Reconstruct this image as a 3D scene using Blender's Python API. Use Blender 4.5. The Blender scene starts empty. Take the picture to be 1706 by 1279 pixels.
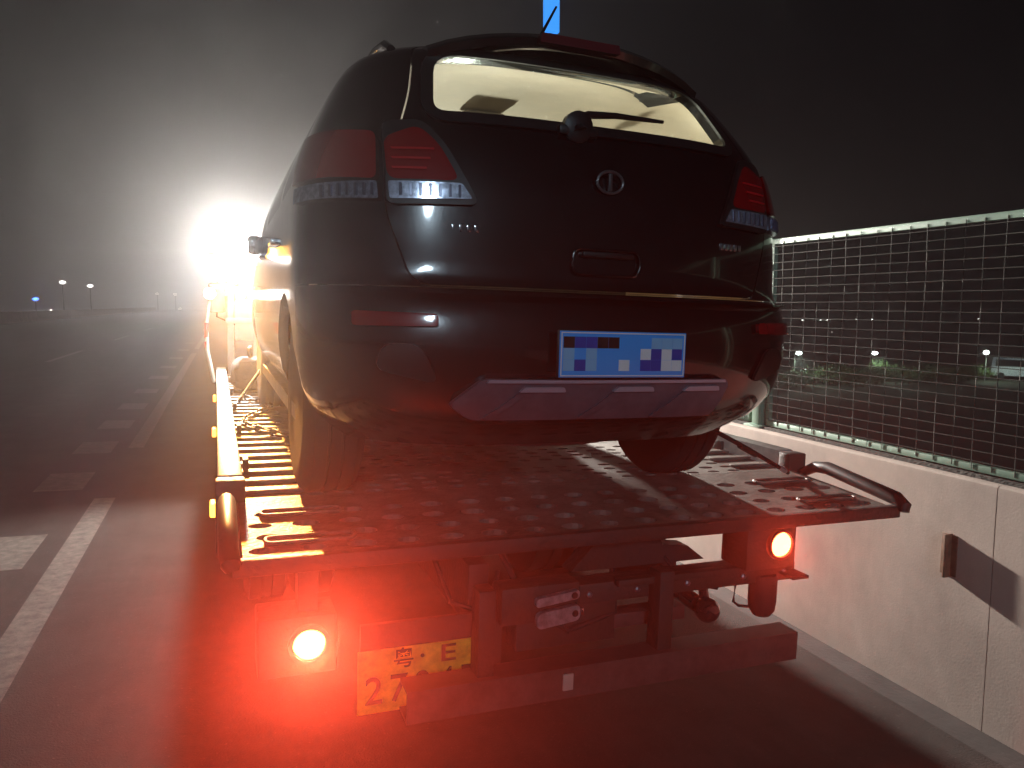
import bpy, bmesh, math, random
from mathutils import Vector, Matrix, Euler
random.seed(7)
rad = math.radians
SC = bpy.context.scene
COL = SC.collection

# ------------------------------------------------------------------ camera
cam_d = bpy.data.cameras.new('camera'); cam = bpy.data.objects.new('camera', cam_d); COL.objects.link(cam)
cam.location = (0, 0, 1.95)
cam.rotation_euler = (rad(90 - 5.93), 0, rad(-20.7))
cam_d.sensor_width = 36; cam_d.lens = 36 * 1265 / 1706
cam_d.clip_start = 0.05; cam_d.clip_end = 3000
SC.camera = cam
# ------------------------------------------------------------------ night sky + faint cool fill from behind the camera
w = bpy.data.worlds.new('World'); SC.world = w; w.use_nodes = True
wn = w.node_tree; bg = wn.nodes['Background']
sky = wn.nodes.new('ShaderNodeTexSky'); sky.sky_type = 'NISHITA'; sky.sun_disc = False
SUN_EL, SUN_AZ = rad(20), rad(200)
sky.sun_elevation = SUN_EL; sky.sun_rotation = SUN_AZ
mx = wn.nodes.new('ShaderNodeMix'); mx.data_type = 'RGBA'; mx.blend_type = 'MULTIPLY'; mx.inputs[0].default_value = 1
mx.inputs[7].default_value = (1.0, 0.74, 0.62, 1)
wn.links.new(sky.outputs[0], mx.inputs[6]); wn.links.new(mx.outputs[2], bg.inputs[0])
bg.inputs[1].default_value = 0.0008
sun_d = bpy.data.lights.new('sun', 'SUN'); sun_d.energy = 0.75; sun_d.angle = rad(6); sun_d.color = (0.66, 0.86, 1.0)
sun = bpy.data.objects.new('sun', sun_d); COL.objects.link(sun)
sd = Vector((math.sin(SUN_AZ) * math.cos(SUN_EL), math.cos(SUN_AZ) * math.cos(SUN_EL), math.sin(SUN_EL)))
sun.rotation_euler = sd.to_track_quat('Z', 'Y').to_euler()
SC.view_settings.view_transform = 'Standard'; SC.view_settings.look = 'None'
SC.view_settings.exposure = 0.0; SC.view_settings.gamma = 1.0
SC.cycles.use_denoising = True
SC.cycles.max_bounces = 6; SC.cycles.diffuse_bounces = 3; SC.cycles.glossy_bounces = 3; SC.cycles.transparent_max_bounces = 16; SC.cycles.volume_bounces = 0
SC.cycles.sample_clamp_indirect = 4.0
# levels for the lamps of the place and the added cabin fill
P_WORK = 1350.0; P_WORK_R = 4600.0; P_CABIN_FILL = 3300.0; P_AMBER = 11000.0; P_TAIL = 70.0; P_TAIL_L = 800.0; HAZE = 0.007

# ------------------------------------------------------------------ helpers
MATS = {}
def mat(name, col, rough=.6, metal=0., var=0., scale=6., bump=0., bscale=None, coat=0., spec=None, emit=None, estr=0., stretch=None, col2=None, trans=0.):
    if name in MATS: return MATS[name]
    m = bpy.data.materials.new(name); m.use_nodes = True
    nt = m.node_tree; b = nt.nodes['Principled BSDF']; L = nt.links
    b.inputs['Base Color'].default_value = (*col, 1); b.inputs['Roughness'].default_value = rough; b.inputs['Metallic'].default_value = metal
    b.inputs['Coat Weight'].default_value = coat; b.inputs['Coat Roughness'].default_value = .06
    if spec is not None: b.inputs['Specular IOR Level'].default_value = spec
    if trans: b.inputs['Transmission Weight'].default_value = trans
    if emit: b.inputs['Emission Color'].default_value = (*emit, 1); b.inputs['Emission Strength'].default_value = estr
    if var or bump:
        tc = nt.nodes.new('ShaderNodeTexCoord'); mp = nt.nodes.new('ShaderNodeMapping'); L.new(tc.outputs['Object'], mp.inputs[0])
        if stretch: mp.inputs['Scale'].default_value = stretch
        n = nt.nodes.new('ShaderNodeTexNoise'); n.inputs['Scale'].default_value = scale; n.inputs['Detail'].default_value = 8; n.inputs['Roughness'].default_value = .65
        L.new(mp.outputs[0], n.inputs[0])
        if var:
            r = nt.nodes.new('ShaderNodeValToRGB'); e = r.color_ramp.elements
            c2 = col2 or tuple(c * (1 - var) for c in col); c1 = tuple(min(1, c * (1 + var * .5)) for c in col)
            e[0].position = .34; e[0].color = (*c2, 1); e[1].position = .64; e[1].color = (*c1, 1)
            L.new(n.outputs[0], r.inputs[0]); L.new(r.outputs[0], b.inputs['Base Color'])
            q = nt.nodes.new('ShaderNodeMapRange'); q.inputs[3].default_value = max(.02, rough - .12); q.inputs[4].default_value = min(1, rough + .12)
            L.new(n.outputs[0], q.inputs[0]); L.new(q.outputs[0], b.inputs['Roughness'])
        if bump:
            n2 = nt.nodes.new('ShaderNodeTexNoise'); n2.inputs['Scale'].default_value = bscale or scale * 8; n2.inputs['Detail'].default_value = 6
            L.new(mp.outputs[0], n2.inputs[0])
            bp = nt.nodes.new('ShaderNodeBump'); bp.inputs['Strength'].default_value = bump; bp.inputs['Distance'].default_value = .02
            L.new(n2.outputs[0], bp.inputs['Height']); L.new(bp.outputs[0], b.inputs['Normal'])
    MATS[name] = m; return m

def emat(name, col, s):
    m = mat(name, (.02, .02, .02), .4, emit=col, estr=s); m.cycles.emission_sampling = 'NONE'; return m

def glass(name, tint=(1, 1, 1), gloss=.10, dirt=.0):
    if name in MATS: return MATS[name]
    m = bpy.data.materials.new(name); m.use_nodes = True; nt = m.node_tree; nt.nodes.clear(); L = nt.links
    out = nt.nodes.new('ShaderNodeOutputMaterial'); t = nt.nodes.new('ShaderNodeBsdfTransparent'); t.inputs[0].default_value = (*tint, 1)
    g = nt.nodes.new('ShaderNodeBsdfGlossy'); g.inputs['Roughness'].default_value = .04
    fr = nt.nodes.new('ShaderNodeFresnel'); fr.inputs[0].default_value = 1.35
    mix = nt.nodes.new('ShaderNodeMixShader'); ge = nt.nodes.new('ShaderNodeNewGeometry'); ma = nt.nodes.new('ShaderNodeMath'); ma.operation = 'MULTIPLY_ADD'; ma.inputs[1].default_value = -1; ma.inputs[2].default_value = 1; mu = nt.nodes.new('ShaderNodeMath'); mu.operation = 'MULTIPLY'
    L.new(ge.outputs['Backfacing'], ma.inputs[0]); L.new(fr.outputs[0], mu.inputs[0]); L.new(ma.outputs[0], mu.inputs[1]); L.new(mu.outputs[0], mix.inputs[0]); L.new(t.outputs[0], mix.inputs[1]); L.new(g.outputs[0], mix.inputs[2])
    d = nt.nodes.new('ShaderNodeBsdfDiffuse'); d.inputs[0].default_value = (.4, .38, .34, 1)
    mix2 = nt.nodes.new('ShaderNodeMixShader')
    n = nt.nodes.new('ShaderNodeTexNoise'); n.inputs['Scale'].default_value = 9; n.inputs['Detail'].default_value = 7
    mr = nt.nodes.new('ShaderNodeMapRange'); mr.inputs[1].default_value = .35; mr.inputs[2].default_value = .8; mr.inputs[4].default_value = dirt * 2
    L.new(n.outputs[0], mr.inputs[0]); L.new(mr.outputs[0], mix2.inputs[0])
    L.new(mix.outputs[0], mix2.inputs[1]); L.new(d.outputs[0], mix2.inputs[2]); L.new(mix2.outputs[0], out.inputs[0])
    MATS[name] = m; return m

class MB:
    def __init__(s): s.b = bmesh.new()
    def box(s, x0, x1, y0, y1, z0, z1, bev=0, M=None):
        r = bmesh.ops.create_cube(s.b, size=1); vs = r['verts']
        for v in vs: v.co = Vector((x0 + (v.co.x + .5) * (x1 - x0), y0 + (v.co.y + .5) * (y1 - y0), z0 + (v.co.z + .5) * (z1 - z0)))
        if M is not None:
            for v in vs: v.co = M @ v.co
        if bev:
            es = list({e for v in vs for e in v.link_edges})
            bmesh.ops.bevel(s.b, geom=es, offset=bev, segments=2, affect='EDGES', profile=.5)
        return s
    def cyl(s, p0, p1, r0, r1=None, n=16, cap=True):
        p0, p1 = Vector(p0), Vector(p1); d = p1 - p0; r1 = r0 if r1 is None else r1
        q = d.to_track_quat('Z', 'Y').to_matrix()
        A = []; B = []
        for i in range(n):
            a = 2 * math.pi * i / n; o = q @ Vector((math.cos(a), math.sin(a), 0))
            A.append(s.b.verts.new(p0 + o * r0)); B.append(s.b.verts.new(p1 + o * r1))
        for i in range(n): s.b.faces.new((A[i], A[(i + 1) % n], B[(i + 1) % n], B[i]))
        if cap:
            s.b.faces.new(A[::-1]); s.b.faces.new(B)
        return s
    def tube(s, pts, r, n=10, cap=True):
        pts = [Vector(p) for p in pts]; rings = []
        up = Vector((0, 0, 1))
        for i, p in enumerate(pts):
            d = (pts[min(i + 1, len(pts) - 1)] - pts[max(i - 1, 0)]).normalized()
            a = d.cross(up); a = a.normalized() if a.length > 1e-3 else Vector((1, 0, 0)); b = d.cross(a)
            rr = r[i] if isinstance(r, (list, tuple)) else r
            rings.append([s.b.verts.new(p + (a * math.cos(2 * math.pi * k / n) + b * math.sin(2 * math.pi * k / n)) * rr) for k in range(n)])
        for A, B in zip(rings, rings[1:]):
            for k in range(n): s.b.faces.new((A[k], A[(k + 1) % n], B[(k + 1) % n], B[k]))
        if cap: s.b.faces.new(rings[0][::-1]); s.b.faces.new(rings[-1])
        return s
    def prism(s, poly, axis, a, b):
        """poly: 2-D points; axis 'x': (y,z), 'y': (x,z), 'z': (x,y); extruded a..b"""
        def P(p, t): return {'x': (t, p[0], p[1]), 'y': (p[0], t, p[1]), 'z': (p[0], p[1], t)}[axis]
        A = [s.b.verts.new(P(p, a)) for p in poly]; B = [s.b.verts.new(P(p, b)) for p in poly]
        n = len(poly)
        for i in range(n): s.b.faces.new((A[i], A[(i + 1) % n], B[(i + 1) % n], B[i]))
        s.b.faces.new(A[::-1]); s.b.faces.new(B)
        return s
    def lathe(s, prof, c=(0, 0, 0), axis='z', n=24):
        rings = []
        for r, h in prof:
            ring = []
            for k in range(n):
                a = 2 * math.pi * k / n; x, y = r * math.cos(a), r * math.sin(a)
                v = {'z': (x, y, h), 'y': (x, h, y), 'x': (h, x, y)}[axis]
                ring.append(s.b.verts.new(Vector(v) + Vector(c)))
            rings.append(ring)
        for A, B in zip(rings, rings[1:]):
            for k in range(n): s.b.faces.new((A[k], A[(k + 1) % n], B[(k + 1) % n], B[k]))
        s.b.faces.new(rings[0][::-1]); s.b.faces.new(rings[-1])
        return s
    def mesh(s, smooth=None, fix=True):
        if fix: bmesh.ops.recalc_face_normals(s.b, faces=s.b.faces)
        me = bpy.data.meshes.new('m'); s.b.to_mesh(me); s.b.free()
        if smooth:
            for p in me.polygons: p.use_smooth = True
            me.set_sharp_from_angle(angle=rad(smooth))
        return me
    def obj(s, name, m, parent=None, smooth=35, fix=True): return mk(name, s.mesh(smooth, fix), m, parent)

def mk(name, me, m, parent=None):
    o = bpy.data.objects.new(name, me)
    if m is not None:
        if len(me.materials) == 0: me.materials.append(m)
    me.name = name
    COL.objects.link(o)
    if parent is not None: o.parent = parent
    return o
def tag(o, label=None, cat=None, group=None, kind=None):
    if label: o['label'] = label
    if cat: o['category'] = cat
    if group: o['group'] = group
    if kind: o['kind'] = kind
    return o
def thing(name, label, cat, loc=(0, 0, 0), rot=(0, 0, 0), group=None, matrix=None):
    o = bpy.data.objects.new(name, None); COL.objects.link(o); o.empty_display_size = .2
    if matrix is not None: o.matrix_world = matrix
    else: o.location = loc; o.rotation_euler = rot
    return tag(o, label, cat, group)
def copy_tree(o, parent=None):
    c = o.copy(); COL.objects.link(c); c.parent = parent
    for ch in list(o.children): copy_tree(ch, c)
    return c
def lamp(kind, name, loc, energy, col, parent=None, size=.05, aim=None, cone=None, blend=.6):
    d = bpy.data.lights.new(name, kind); d.energy = energy; d.color = col; d.shadow_soft_size = size
    if kind == 'SPOT': d.spot_size = rad(cone); d.spot_blend = blend
    o = bpy.data.objects.new(name, d); COL.objects.link(o); o.location = loc
    if aim is not None: o.rotation_euler = Vector(aim).to_track_quat('-Z', 'Y').to_euler()
    if parent is not None: o.parent = parent
    return o
def text_mesh(s, size, ex=.0015):
    cu = bpy.data.curves.new('t', 'FONT'); cu.body = s; cu.size = size; cu.extrude = ex; cu.offset = size * .007; cu.align_x = 'CENTER'; cu.align_y = 'CENTER'
    o = bpy.data.objects.new('t', cu); COL.objects.link(o)
    me = bpy.data.meshes.new_from_object(o.evaluated_get(bpy.context.evaluated_depsgraph_get()))
    bpy.data.objects.remove(o); bpy.data.curves.remove(cu); return me
def boolean(me_a, me_b, op):
    a = bpy.data.objects.new('a', me_a); b = bpy.data.objects.new('b', me_b); COL.objects.link(a); COL.objects.link(b)
    md = a.modifiers.new('x', 'BOOLEAN'); md.operation = op; md.object = b; md.solver = 'EXACT'
    me = bpy.data.meshes.new_from_object(a.evaluated_get(bpy.context.evaluated_depsgraph_get()))
    bpy.data.objects.remove(a); bpy.data.objects.remove(b); return me
def smooth(me, ang=30):
    for p in me.polygons: p.use_smooth = True
    me.set_sharp_from_angle(angle=rad(ang)); return me
def rounded(poly, r, n=4):
    out = []; N = len(poly)
    for i in range(N):
        p0, p, p1 = Vector(poly[i - 1]), Vector(poly[i]), Vector(poly[(i + 1) % N])
        rr = r[i] if isinstance(r, (list, tuple)) else r
        a = (p0 - p); b = (p1 - p); d = min(rr, a.length * .45, b.length * .45)
        A = p + a.normalized() * d; B = p + b.normalized() * d
        for k in range(n + 1):
            t = k / n; out.append(tuple(A * (1 - t) ** 2 + p * 2 * t * (1 - t) + B * t * t))
    return out
def grow(poly, d):
    c = Vector((sum(p[0] for p in poly) / len(poly), sum(p[1] for p in poly) / len(poly))); N = len(poly); out = []
    ar = sum(poly[i][0] * poly[(i + 1) % N][1] - poly[(i + 1) % N][0] * poly[i][1] for i in range(N)); sg = 1 if ar > 0 else -1
    for i in range(N):
        a = Vector(poly[i]) - Vector(poly[i - 1]); b = Vector(poly[(i + 1) % N]) - Vector(poly[i])
        na = Vector((a.y, -a.x)).normalized() * sg; nb = Vector((b.y, -b.x)).normalized() * sg
        nn = (na + nb); nn = nn.normalized() / max(.5, nn.normalized().dot(na)) if nn.length > 1e-6 else na
        out.append((poly[i][0] + nn.x * d, poly[i][1] + nn.y * d))
    return out

# ------------------------------------------------------------------ frames
TILT = math.atan(.0327)                     # superelevation of the carriageway
WX = 3.2                                    # face of the parapet
def road_z(x): return (WX - x) * math.tan(TILT)
YAW = rad(.5)
M_TRUCK = Matrix.Translation((1.26, 2.3, road_z(1.26))) @ Matrix.Rotation(YAW, 4, 'Z') @ Matrix.Rotation(TILT, 4, 'Y')
DECK = 1.13
M_SUV = M_TRUCK @ Matrix.Translation((-.17, -.2, DECK))

# ------------------------------------------------------------------ materials
ASPHALT = mat('asphalt', (.045, .041, .038), .9, var=.35, scale=2.2, bump=.35, bscale=120, spec=.15)
PAINTW = mat('road_paint', (.095, .085, .075), .85, var=.6, scale=14, bump=.2)
CONC = mat('concrete', (.50, .41, .36), .85, var=.20, scale=1.6, bump=.06, bscale=95)
def stain(m, sc, lo, colr, p0=.42, p1=.72):
    nt = m.node_tree; L = nt.links; b = nt.nodes['Principled BSDF']; src = b.inputs['Base Color'].links[0].from_socket
    tc = nt.nodes.new('ShaderNodeTexCoord'); mp = nt.nodes.new('ShaderNodeMapping'); mp.inputs['Scale'].default_value = sc; L.new(tc.outputs['Object'], mp.inputs[0])
    n = nt.nodes.new('ShaderNodeTexNoise'); n.inputs['Scale'].default_value = 1; n.inputs['Detail'].default_value = 9; n.inputs['Roughness'].default_value = .7; L.new(mp.outputs[0], n.inputs[0])
    mr = nt.nodes.new('ShaderNodeMapRange'); mr.inputs[1].default_value = p0; mr.inputs[2].default_value = p1; mr.inputs[4].default_value = lo; L.new(n.outputs[0], mr.inputs[0])
    mi = nt.nodes.new('ShaderNodeMix'); mi.data_type = 'RGBA'; mi.inputs[7].default_value = (*colr, 1); L.new(mr.outputs[0], mi.inputs[0]); L.new(src, mi.inputs[6]); L.new(mi.outputs[2], b.inputs['Base Color'])
stain(CONC, (3.2, 3.2, 1.1), .40, (.22, .18, .15), .46, .74); stain(CONC, (30, 30, 30), .8, (.10, .085, .075), .66, .74)
stain(ASPHALT, (1.2, .12, 1), .6, (.018, .016, .015)); stain(ASPHALT, (60, 60, 60), .8, (.11, .10, .09), .60, .75)
CONCD = mat('concrete_gutter', (.032, .028, .026), .85, var=.4, scale=5, bump=.15)
GALV = mat('fence_paint', (.15, .25, .19), .55, var=.12, scale=5)
WIRE = mat('fence_wire', (.06, .06, .055), .8, spec=.15)
BLACKPAINT = mat('suv_paint', (.0065, .006, .0065), .2, coat=1.0, var=.5, scale=22, bump=.015, bscale=140)
BLACKPL = mat('black_plastic', (.012, .012, .012), .45, var=.3, scale=20)
TRIM = mat('beige_trim', (.70, .56, .38), .85, var=.08, scale=8)
SEAT = mat('seat_cloth', (.10, .12, .11), .9, var=.2, scale=30)
REDL = mat('red_lens', (.32, .006, .008), .12, coat=.8, trans=.25)
CLEARL = mat('clear_lens', (.50, .54, .66), .12, metal=.75, var=.3, scale=60)
CHROME = mat('chrome', (.70, .70, .74), .12, metal=1.0)
SKID = mat('skid_silver', (.13, .115, .145), .42, metal=.25, var=.2, scale=14)
RUBBER = mat('rubber', (.014, .013, .013), .8, var=.3, scale=25, bump=.2)
ALLOY = mat('alloy', (.35, .35, .37), .3, metal=.9)
BLUEP = mat('plate_blue', (.02, .36, 1.0), .35)
STEELD = mat('truck_frame_steel', (.030, .027, .026), .6, metal=.2, var=.45, scale=7, bump=.2, col2=(.045, .028, .020))
DECKM = mat('deck_steel', (.15, .138, .122), .6, metal=.3, var=.5, scale=5, bump=.25, bscale=60, col2=(.07, .05, .036))
RAILM = mat('rail_paint', (.62, .60, .55), .4, metal=.2, var=.25, scale=9)
CABW = mat('cab_white', (.60, .61, .63), .3, coat=.4, var=.08)
NAVY = mat('navy_panel', (.03, .045, .10), .35, var=.2)
YELLOWP = mat('plate_yellow', (.62, .42, .035), .45, var=.35, scale=22)
INK = mat('plate_ink', (.012, .010, .010), .5)
ZINC = mat('zinc', (.55, .55, .60), .35, metal=.8, var=.4, scale=30)
AMBL = emat('amber_lens_lit', (1, .42, .05), 6)
G_WIN = glass('suv_glass', (.93, .96, .93), dirt=.008)
E_WORK = emat('work_lamp_lit', (1, .97, .92), 300)
E_TAIL = emat('tail_lamp_lit', (1, .10, .03), 28)

# ------------------------------------------------------------------ setting
def sheet(name, x0, x1, y0, y1, m, dz=0., tilt=True, kind='structure', parent=None):
    b = bmesh.new(); zf = (lambda x: road_z(x) + dz) if tilt else (lambda x: dz)
    b.faces.new([b.verts.new((x, y, zf(x))) for x, y in ((x0, y0), (x1, y0), (x1, y1), (x0, y1))])
    me = bpy.data.meshes.new(name); b.to_mesh(me); b.free()
    return tag(mk(name, me, m, parent), kind=kind)
GZ = -5.2
GROUND = mat('ground_soil', (.030, .026, .020), .95, var=.5, scale=.25, bump=.6, bscale=2, col2=(.018, .024, .012))
sheet('ground', -1500, 1500, -600, 2500, GROUND, GZ, tilt=False)
road = MB(); road.prism([(-15.2, road_z(-15.2) - .6), (3.02, road_z(3.02) - .6), (3.02, road_z(3.02)), (-15.2, road_z(-15.2))], 'y', -30, 420)
tag(road.obj('road', ASPHALT), kind='structure')
g = MB(); g.prism([(3.02, -.5), (3.6, -.5), (3.6, -.02), (3.02, road_z(3.02) - .006)], 'y', -30, 420); tag(g.obj('gutter', CONCD), kind='structure')
# lane line and edge blocks (painted)
for k, (y0, y1) in enumerate([(3.9, 7.9), (10.6, 31), (34, 60)]):
    sheet('lane_line', -1.20, -1.02, y0, y1, PAINTW, .004, kind='structure')
for y0 in (3.0, 6.2, 8.6, 10.6, 12.6, 14.8, 17.4, 20.6, 24, 28, 33, 39):
    sheet('edge_marking', -1.78, -1.36, y0 - .3, y0 + .55, PAINTW, .004, kind='structure')
for y0 in range(-4, 120, 15): sheet('lane_dash', -5.05, -4.9, y0, y0 + 6, PAINTW, .004, kind='structure')

# parapet
wall = thing('parapet_wall', 'long pale concrete parapet wall with a mesh fence on its top', 'wall', (WX, 0, 0))
PTOP = 1.15
def wall_panel(y0, y1):
    m = MB(); gap = .0025
    m.prism(rounded([(0, -.3), (.30, -.3), (.30, PTOP - .015), (0, PTOP)], [0.001, .001, .02, .025], 3), 'y', y0 + gap, y1 - gap)
    return m.obj('wall_panel', CONC, wall)
y = -7.66
while y < 60: wall_panel(y, y + 5); y += 5
jm = MB(); jm.box(.02, .28, -7.7, 60, -.3, PTOP - .04); jm.obj('joint_filler', CONC, wall)
lw = thing('median_barrier', 'low concrete barrier along the far edge of the carriageway', 'barrier', (-15.2, 0, road_z(-15.2)))
m = MB(); m.prism(rounded([(-.3, -.5), (.25, -.5), (.25, .05), (.1, .3), (.05, .85), (-.15, .85), (-.2, .3), (-.3, .05)], .02), 'y', -30, 200); m.obj('wall_body', CONC, lw)

# fence panels: frame, wires one by one, post
PLEN, FZ0, FZ1, FX = 3.0, 1.165, 2.37, .12
pan = thing('fence_panel', 'tall pale green welded mesh fence panel on the parapet', 'fence', (WX + FX, 1.03, 0), group='mesh fence panels along the parapet')
m = MB(); t = .034
m.box(-.015, .015, 0, PLEN, FZ1 - t, FZ1, .003); m.box(-.015, .015, 0, PLEN, FZ0, FZ0 + t, .003)
m.box(-.0149, .0149, 0, t * .8, FZ0 + t, FZ1 - t); m.box(-.0149, .0149, PLEN - t * .8, PLEN, FZ0 + t, FZ1 - t)
m.obj('frame', GALV, pan)
vmes, hmes = [], []
for k in range(5):
    a, p = random.uniform(.0005, .003), random.uniform(0, 6)
    m = MB(); m.tube([(a * math.sin(p + i * .9), a * 1.4 * math.sin(p * 2 + i * 1.1), FZ0 + .012 + (FZ1 - FZ0 - .03) * i / 8) for i in range(9)], .0022, 6); vmes.append(m.mesh(60))
    a, p = random.uniform(.0008, .0035), random.uniform(0, 6)
    m = MB(); m.tube([(a * math.sin(p + i * .8), .01 + (PLEN - .02) * i / 12, a * math.sin(p * 2 + i * .7)) for i in range(13)], .0019, 6); hmes.append(m.mesh(60))
for i in range(1, 29):
    o = mk('vertical_wire', vmes[i % 5], WIRE, pan); o.location = (-.017, PLEN - i * .1055, 0); o.rotation_euler = (rad(random.uniform(-.15, .15)), 0, 0)
for i in range(1, 24):
    o = mk('horizontal_wire', hmes[i * 3 % 5], WIRE, pan); o.location = (-.021, 0, FZ0 + i * .0502)
m = MB(); m.box(-.04, .04, PLEN + .03, PLEN + .11, PTOP - .01, FZ1 + .01, .004); m.box(-.075, .075, PLEN - .01, PLEN + .15, PTOP - .012, PTOP + .012, .003)
m.obj('post', GALV, pan)
for z in (FZ0 + .2, FZ1 - .2): MB().box(-.03, .03, PLEN - .01, PLEN + .2, z, z + .04, .003).obj('clamp', GALV, pan)
for k in (-1, 1, 2, 3, 4): copy_tree(pan).location = (WX + FX, 1.03 + k * 3.17, 0)
# dirt/bitumen seam along the wall top under the fence
m = MB(); m.prism([(.05, PTOP - .002), (.26, PTOP - .012), (.24, PTOP + .006), (.08, PTOP + .008)], 'y', -7.6, 59.9)
tag(m.obj('dirt_seam', mat('wall_top_dirt', (.035, .032, .026), .95, var=.5, scale=9, bump=.8, bscale=50), wall), kind='stuff')

# delineator plate standing out of the wall
dl = thing('wall_reflector', 'small brown plate bracket standing out from the bare parapet face', 'reflector', (WX, 2.55, .765))
m = MB(); m.box(-.045, .0, -.006, .006, -.105, .105, .002); m.obj('plate', mat('rust_plate', (.16, .09, .055), .7, var=.4, scale=20), dl)
m = MB(); m.box(-.006, 0.0, -.035, .05, -.10, .10, .002); m.obj('foot', MATS['rust_plate'], dl)

# ------------------------------------------------------------------ the SUV
suv = thing('suv', 'black suv loaded on the tow truck with its tailgate facing back', 'car', matrix=M_SUV)
T_W = [(.28, .79), (.36, .865), (.45, .905), (.58, .925), (.80, .93), (.95, .925), (1.10, .92), (1.20, .905), (1.30, .87), (1.36, .845), (1.46, .80), (1.56, .745), (1.62, .685), (1.665, .59), (1.69, .42), (1.70, .18)]
T_R = [(.28, .24), (.36, .10), (.45, .03), (.58, .0), (.70, .008), (.765, .035), (.795, .075), (.83, .088), (.95, .092), (1.10, .105), (1.22, .135), (1.30, .175), (1.36, .215), (1.46, .30), (1.56, .385), (1.62, .46), (1.665, .60), (1.69, .80), (1.70, 1.05)]
T_F = [(.28, 4.42), (.45, 4.58), (.60, 4.62), (.80, 4.58), (.92, 4.42), (1.00, 4.15), (1.06, 3.75), (1.10, 3.52), (1.20, 3.33), (1.40, 2.98), (1.56, 2.70), (1.62, 2.55), (1.665, 2.35), (1.69, 2.1), (1.70, 1.8)]
def interp(T, z):
    if z <= T[0][0]: return T[0][1]
    for (a, fa), (b, fb) in zip(T, T[1:]):
        if z <= b: return fa + (fb - fa) * (z - a) / (b - a)
    return T[-1][1]
LEV = [.28, .32, .36, .40, .45, .51, .58, .64, .70, .735, .765, .78, .795, .81, .83, .87, .91, .95, 1.0, 1.03, 1.06, 1.08, 1.10, 1.14, 1.18, 1.22, 1.26, 1.30, 1.33, 1.36, 1.41, 1.46, 1.51, 1.56, 1.59, 1.62, 1.645, 1.665, 1.68, 1.69, 1.70]
def sm(T, z, d=.03):
    d = min(d, abs(z - .28) + 1e-4, abs(1.70 - z) + 1e-4)
    if .74 < z < .84: d = .006
    return (interp(T, z - d) + 2 * interp(T, z) + interp(T, z + d)) / 4
def loft():
    b = bmesh.new(); rings = []
    for z in LEV:
        w_, r_, f_ = sm(T_W, z), sm(T_R, z), sm(T_F, z, .02)
        Lr = .62 if z < 1.2 else .62 - .15 * min(1, (z - 1.2) / .4); Lf = .95 if z < 1.05 else .6
        tot = f_ - r_
        if Lr + Lf > tot * .8: k = tot * .8 / (Lr + Lf); Lr *= k; Lf *= k
        half = []; n1, n2, n3 = 18, 26, 10; e = 2 / 3.0
        for i in range(n1):
            p = .5 * math.pi * i / n1; half.append((w_ * math.sin(p) ** e, r_ + Lr * (1 - math.cos(p) ** e)))
        for i in range(n2):
            t = i / n2; half.append((w_ * (1 - .0 * t), r_ + Lr + t * (tot - Lr - Lf)))
        for i in range(n3 + 1):
            p = .5 * math.pi * (1 - i / n3); half.append((w_ * math.sin(p) ** e if i < n3 else 0, f_ - Lf * (1 - math.cos(p) ** e)))
        ring = [b.verts.new((x, yy, z)) for x, yy in half] + [b.verts.new((-x, yy, z)) for x, yy in half[-2:0:-1]]
        rings.append(ring)
    N = len(rings[0])
    for A, B in zip(rings, rings[1:]):
        for k in range(N): b.faces.new((A[k], A[(k + 1) % N], B[(k + 1) % N], B[k]))
    b.faces.new(rings[-1])
    b.normal_update()
    # outward check with a face on the right side
    f = max(b.faces, key=lambda f: f.calc_center_median().x)
    if f.normal.x < 0: bmesh.ops.reverse_faces(b, faces=b.faces[:])
    me = bpy.data.meshes.new('loft'); b.to_mesh(me); b.free(); return me
LOFT = loft()
def shell(thick, off, m1, m2=None):
    o = bpy.data.objects.new('s', LOFT.copy()); COL.objects.link(o)
    o.data.materials.clear(); o.data.materials.append(m1); o.data.materials.append(m2 or m1)
    md = o.modifiers.new('x', 'SOLIDIFY'); md.thickness = thick; md.offset = off; md.material_offset = 1; md.use_even_offset = False
    me = bpy.data.meshes.new_from_object(o.evaluated_get(bpy.context.evaluated_depsgraph_get()))
    bpy.data.objects.remove(o); return me
def prisms(lst):
    m = MB()
    for poly, ax, a, b in lst: m.prism(poly, ax, a, b)
    return m.mesh()
def mirror(poly): return [(-x, z) for x, z in poly][::-1]
S_BODY = shell(.04, -1, BLACKPAINT, TRIM)
W_REAR = rounded([(-.555, 1.325), (.555, 1.325), (.505, 1.565), (-.505, 1.565)], [.05, .05, .09, .09], 5)
TG = rounded([(-.62, .795), (.62, .795), (.70, 1.02), (.665, 1.22), (.60, 1.40), (.545, 1.615), (-.545, 1.615), (-.60, 1.40), (-.665, 1.22), (-.70, 1.02)], .05, 3)
W_S = [rounded([(.62, 1.17), (1.28, 1.15), (1.28, 1.51), (.95, 1.50)], .06), rounded([(1.36, 1.15), (2.22, 1.14), (2.22, 1.53), (1.36, 1.52)], .04), rounded([(2.31, 1.14), (3.12, 1.13), (2.62, 1.50), (2.31, 1.53)], .05)]
W_F = rounded([(-.70, 1.14), (.70, 1.14), (.56, 1.545), (-.56, 1.545)], .07)
BUMP = [(-1.2, .2), (1.2, .2), (1.2, .785), (-1.2, .785)]
tailgate = boolean(boolean(S_BODY.copy(), prisms([(TG, 'y', -.3, .95)]), 'INTERSECT'), prisms([(W_REAR, 'y', -.35, 1.0)]), 'DIFFERENCE')
bumper = boolean(S_BODY.copy(), prisms([(BUMP, 'y', -.3, .52)]), 'INTERSECT')
body = boolean(S_BODY, prisms([(grow(TG, .005), 'y', -.3, .95)]), 'DIFFERENCE')
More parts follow.
